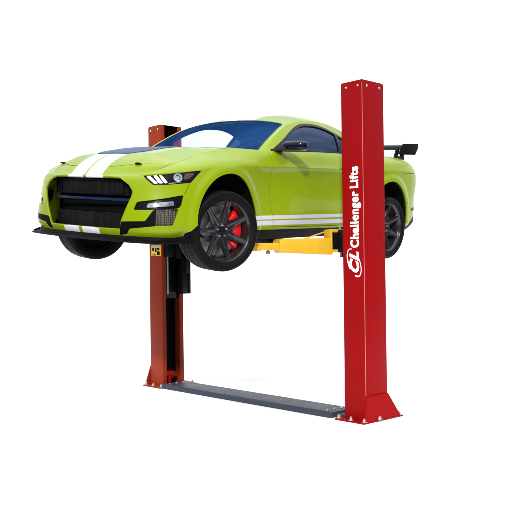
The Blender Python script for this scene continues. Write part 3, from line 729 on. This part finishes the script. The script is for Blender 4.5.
# ---- door mirror
for sd_ in (1,):
    sp = [(.0, .0, 0), (.25, .85, .0), (.5, 1, 0), (.75, .98, 0), (.95, .82, 0), (1, .6, 0)]
    b = B(); rings = []
    for u, r, _ in [(0, .35, 0), (.06, .72, 0), (.2, .95, 0), (.5, 1.0, 0), (.8, .95, 0), (.95, .78, 0), (1.0, .45, 0)]:
        y = .915 + .235 * u; cx, cz, hx, hz = -.805 - .04 * u, 1.058 + .006 * u, .062 * r, .050 * r
        rings.append([(cx + hx * (1.15 if math.cos(q) > 0 else .75) * np.sign(math.cos(q)) * abs(math.cos(q)) ** .75, sd_ * y, cz + hz * (1 if math.sin(q) > 0 else .85) * np.sign(math.sin(q)) * abs(math.sin(q)) ** .65) for q in np.linspace(0, 2 * math.pi, 28, endpoint=False)])
    b.loft(rings); m_ = b.build('door_mirror', 'navy', car, ang=60)
    b = B(); b.loft([[(x, sd_ * y, z) for x, z in ((-.72, 1.012 + dz), (-.85, 1.016 + dz), (-.85, 1.034 + dz), (-.73, 1.034 + dz))] for y, dz in ((.80, -.005), (.93, .008), (1.00, .022))]); b.build('mirror_foot', 'gloss', m_)
    b = B(); b.box((-.878, sd_ * 1.035, 1.06), (.004, .17, .075), .001); b.build('mirror_glass', 'chrome', m_)
# ---- grille, bar, splitter
def front_wall(z0, z1, inset, amax, nz=8, mt='mesh', name='grille'):
    aa = np.linspace(0, amax, 60); zz = np.linspace(z0, z1, nz); t, Q = mirror_knots(AC, PLAN, (1, -1)); b = nspline(t, Q, aa)
    Pg = np.stack([np.repeat((b[:, :1] - inset - .06 * (b[:, 1:] / .6) ** 2), nz, 1), np.repeat(b[:, 1:], nz, 1), np.repeat(zz[None], 60, 0)], -1)
    g = Sheet(Pg, {}); V, F, mi, A = g.part(['body']); return sheet_obj(name, V, F, [0] * len(mi), mt, car, .01, both=True, A=A)
gu = front_wall(.575, .73, .075, .60); tag(gu, 'upper grille mesh behind a raised frame')
gl_ = front_wall(.28, .43, .07, .52)
tag(gl_, 'lower grille mesh above the front lip')
front_wall(.43, .53, .14, .56, mt='dark', name='bumper_beam'); front_wall(.27, .76, .17, .62, mt='dark', name='radiator_shroud')
br = front_wall(.531, .552, .045, .57, 4, 'bar', 'crash_bar')
gf = B()
def rim_line(pts, r, name, mt, inset):
    t, Q = mirror_knots(AC, PLAN, (1, -1)); P3 = []
    for a, z in pts:
        p = nspline(t, Q, abs(a))[0]; P3.append((p[0] - inset - .06 * (p[1] / .6) ** 2, math.copysign(p[1], a), z))
    b = B(); b.tube(P3, r, 8); return b.build(name, mt, gu)
fr = [(a, .700 - .01 * (a / .4) ** 2) for a in np.linspace(-.42, .42, 21)] + [(a, .583) for a in np.linspace(.42, -.42, 21)]; fr.append(fr[0])
rim_line(fr, .007, 'grille_frame', 'black', .065)
for sg in (1, -1): rim_line([(sg * .46, .70), (sg * .475, .583)], .006, 'grille_frame', 'black', .065)
aa = np.linspace(0, 1.13, 120); t, Q = mirror_knots(AC, PLAN, (1, -1)); b0 = nspline(t, Q, aa); dd = np.gradient(b0, axis=0); dd /= np.linalg.norm(dd, axis=1)[:, None]; nn0 = np.c_[dd[:, 1], -dd[:, 0]]
out = np.interp(aa, [0, .5, .75, 1.0, 1.13], [.05, .055, .07, .04, .0])[:, None]
zr = np.interp(aa, [0, .9, 1.13], [0, 0, .0])
prof = [(-.10, .196), (0, .190), (1, .196), (1, .210), (.35, .246), (-.35, .254), (-.10 / .05, .254)]
rings = []
for i in range(120):
    r = []
    for k, (o_, z) in enumerate([(-.12, .210), (.0, .203), (out[i, 0] - .004, .202), (out[i, 0], .207), (out[i, 0] - .006, .213), (.0, .226), (-.012, .250), (-.12, .250)]):
        r.append((b0[i, 0] + nn0[i, 0] * o_, b0[i, 1] + nn0[i, 1] * o_, z + zr[i]))
    rings.append(r)
full = [[(x, -y, z) for x, y, z in r] for r in rings[:0:-1]] + rings
sp = B(); sp.loft(full); spl = sp.build('front_splitter', 'black', car)
for sg in (1, -1):      # winglet at each end
    p = b0[85]; n_ = nn0[85]; p2 = b0[112]; n2 = nn0[112]
    B().prism([(p[0] + n_[0] * .055, sg * (p[1] + n_[1] * .055), .20), (p2[0] + n2[0] * .03, sg * (p2[1] + n2[1] * .03), .20), (p2[0] + n2[0] * .03, sg * (p2[1] + n2[1] * .03), .27), (p[0] + n_[0] * .055, sg * (p[1] + n_[1] * .055), .225)], (0, -sg * .012, 0)).build('winglet', 'black', spl)
# ---- underbody, wheel wells, inner blocks that stop the view through the shell
ub = B()
ub.box((-.3, 0, .245), (1.75, 1.16, .05), .01); ub.box((-1.36, 0, .235), (1.95, 1.72, .05), .01); ub.box((-2.85, 0, .25), (1.5, 1.1, .05), .01)
ub.box((.15, 0, .46), (.85, 1.06, .42), .02); ub.box((-2.72, 0, .50), (1.5, 1.0, .5), .02); ub.box((-1.36, 0, .52), (1.75, 1.66, .55), .02)
und = ub.build('underbody', 'dark', car)
for A in (FA, RA):
    for sd_ in (1, -1):
        b = B(); rings = []
        for y in (.54, .905):
            rings.append([(A[0] + (A[2] + .012) * math.cos(q), sd_ * y, (A[1] + (A[3] + .012) * math.sin(q)) if math.sin(q) > 0 else A[1] + .2 * math.sin(q)) for q in np.linspace(-.9, math.pi + .9, 40)])
        b.loft(rings, False, closed=False); b.prism([rings[0][i] for i in range(40)], (0, -.01 * sd_, 0)); b.build('wheel_well', 'dark', und)
# ---- interior
dash = B(); dash.loft([[(x, y, z) for x, z in ((-.55, .90), (-.62, 1.0), (-.85, 1.015), (-.98, .97), (-1.0, .82), (-.55, .80))] for y in (-.74, .74)]); dash.build('dashboard', 'liner', car, ang=30)
def seat(y):
    b = B(); b.box((-1.55, y, .86), (.5, .5, .16), .05)
    b.loft([[(x, y + w * sx, z) for sx, x in ((-1, -1.74 - .0), (-.6, -1.70), (.6, -1.70), (1, -1.74), (1, -1.86), (-1, -1.86))] if False else [(cx + dx, y + w * sx, z) for sx, dx in ((-1, .03), (-.6, .07), (.6, .07), (1, .03), (1, -.07), (-1, -.07))] for cx, z, w in ((-1.76, .86, .25), (-1.80, 1.0, .25), (-1.84, 1.10, .21), (-1.86, 1.15, .14), (-1.88, 1.24, .12), (-1.885, 1.27, .09))])
    b.build('seat', 'liner', car, ang=40)
seat(.38); seat(-.38)
b = B(); mx = Matrix.Translation((-1.05, .37, .985)) @ Matrix.Rotation(math.radians(-68), 4, 'Y')
pts = [(.18 * math.cos(q), .18 * math.sin(q), 0) for q in np.linspace(0, 2 * math.pi, 40)]
b.tube(pts, .014, 10, mx); b.box((0, 0, -.01), (.09, .12, .03), .01, mx); b.box((0, .1, -.005), (.03, .16, .012), .004, mx); b.box((0, -.1, -.005), (.03, .16, .012), .004, mx); b.box((-.1, 0, -.005), (.16, .03, .012), .004, mx)
b.build('steering_wheel', 'black', car)
b = B(); b.box((-1.21, 0, 1.285), (.02, .2, .05), .01); b.build('rear_view_mirror', 'gloss', car)
# ---- rear wing on pedestals
b = B(); sec = [(-3.24, 1.168), (-3.27, 1.196), (-3.36, 1.215), (-3.50, 1.232), (-3.60, 1.240), (-3.60, 1.232), (-3.48, 1.208), (-3.36, 1.182), (-3.28, 1.163)]
b.loft([[(x, y, z) for x, z in sec] for y in np.linspace(-.76, .76, 9)]); wing = b.build('rear_wing', 'black', car, ang=40)
for sg in (1, -1):
    b = B(); b.prism([(-3.26, sg * .75, 1.236), (-3.61, sg * .75, 1.256), (-3.60, sg * .75, 1.19), (-3.545, sg * .75, 1.118), (-3.165, sg * .75, 1.104), (-3.19, sg * .75, 1.15)], (0, sg * .018, 0), bev=.006); b.build('endplate', 'black', wing)
    b = B(); b.prism([(-3.13, sg * .70, 1.03), (-3.19, sg * .70, 1.17), (-3.25, sg * .70, 1.17), (-3.22, sg * .70, 1.09), (-3.29, sg * .70, 1.09), (-3.29, sg * .70, 1.18), (-3.36, sg * .70, 1.18), (-3.38, sg * .70, 1.03)], (0, sg * .02, 0), bev=.003); b.build('pedestal', 'gloss', wing)
# ---- wheels
R0 = .345
def wheel_proto():
    w = B()
    # rim barrel: outer lip, well, inner flange
    w.lathe([(.262, .128), (.270, .140), (.277, .142), (.276, .134), (.262, .118), (.250, .095), (.240, .02), (.240, -.06), (.268, -.083), (.274, -.087), (.262, -.082), (.234, -.06), (.234, .02), (.243, .095), (.252, .118)], 96, closed=True)
    # hub disc and centre
    w.lathe([(0, .070), (.030, .070), (.034, .082), (.060, .083), (.074, .074), (.080, .05), (.080, .02), (0, .02)], 48)
    for k in range(7):
        mx = Matrix.Rotation(2 * math.pi * k / 7 + SPIN, 4, 'Y')
        rings = []
        for r, hw, yf, th in ((.060, .046, .080, .045), (.10, .042, .086, .045), (.15, .034, .094, .042), (.20, .028, .104, .036), (.240, .026, .114, .030), (.266, .032, .124, .024)):
            rings.append([(r, yf - .016, -hw), (r, yf - .003, -hw * .80), (r, yf, -hw * .35), (r, yf - .005, 0), (r, yf, hw * .35), (r, yf - .003, hw * .80), (r, yf - .016, hw), (r, yf - th, hw * .7), (r, yf - th, -hw * .7)])
        w.loft(rings, True, mx)
    o = w.build('wheel', 'wheel', None, ang=28)
    # tyre
    t = B(); pr = [(.262, .135), (.275, .147), (.290, .153), (.310, .154), (.325, .150), (.337, .140), (.3435, .122), (.345, .10)]
    for y in (.078, .045, -.005, -.04): pr += [(.345, y + .006), (.339, y + .004), (.339, y - .004), (.345, y - .006)]
    pr += [(.345, -.055), (.3435, -.075), (.337, -.090), (.325, -.098), (.305, -.10), (.262, -.085)]
    t.lathe(pr, 128); t.lathe([(.296, .1536), (.298, .1550), (.300, .1545)], 128); t.lathe([(.318, .1525), (.320, .1540), (.322, .1518)], 128)
    ty = t.build('tyre', 'rubber', o, ang=40)
    d = B(); d.lathe([(.215, .0), (.215, .018), (.120, .018), (.115, .03), (.06, .03), (.06, 0), (.115, 0)], 72, closed=True); d.lathe([(.233, -.02), (.0, -.02)], 48); di = d.build('brake_disc', ['disc'], o)
    bk = B().lathe([(.236, -.03), (0, -.03)], 48).build('backing_plate', 'dark', o)
    c = B(); rings = []
    for q in np.linspace(math.pi - .90, math.pi + .80, 26):
        e_ = min(1, (.85 - abs(q - math.pi + .05)) / .12 + .35); r0, r1 = .125, .232
        rings.append([(r * math.cos(q), y, r * math.sin(q)) for r, y in ((r0, -.005), (r0, .040 * e_), (r0 + .02, .058 * e_), (r1 - .02, .060 * e_), (r1, .045 * e_), (r1, -.005))])
    c.loft(rings, True); ca = c.build('brake_caliper', 'caliper', o, ang=40)
    for k in range(5):
        q = 2 * math.pi * k / 5 + .3; l = B(); l.lathe([(0, .100), (.007, .099), (.0095, .094), (.0095, .072)], 6, Matrix.Translation((.048 * math.cos(q), 0, .048 * math.sin(q)))); l.build('lug_nut', 'chrome', o)
    hc = B(); hc.lathe([(0, .084), (.020, .084), (.028, .080), (.030, .068)], 32); hc.build('hub_cap', 'gloss', o)
    return o
SPIN = math.radians(2)
WP = wheel_proto()
def place(o, loc, rz, flip):
    o.parent = car; o.location = loc; o.rotation_euler = (0, 0, rz + (math.pi if flip else 0))
spots = [((-.015, .832, .296), STEER, False), ((-2.72, .802, .273), 0, False), ((0, -.80, .262), STEER, True), ((-2.72, -.802, .273), 0, True)]
for i, (l, r, fl2) in enumerate(spots):
    if i == 0: o = WP
    else:
        o = WP.copy(); COL.objects.link(o)
        for ch in WP.children:
            c = ch.copy(); COL.objects.link(c); c.parent = o
            if fl2 != (i in (1, 3)) and ch.name.startswith('brake_caliper'): c.rotation_euler = (0, math.pi, 0)
    place(o, l, r, fl2)
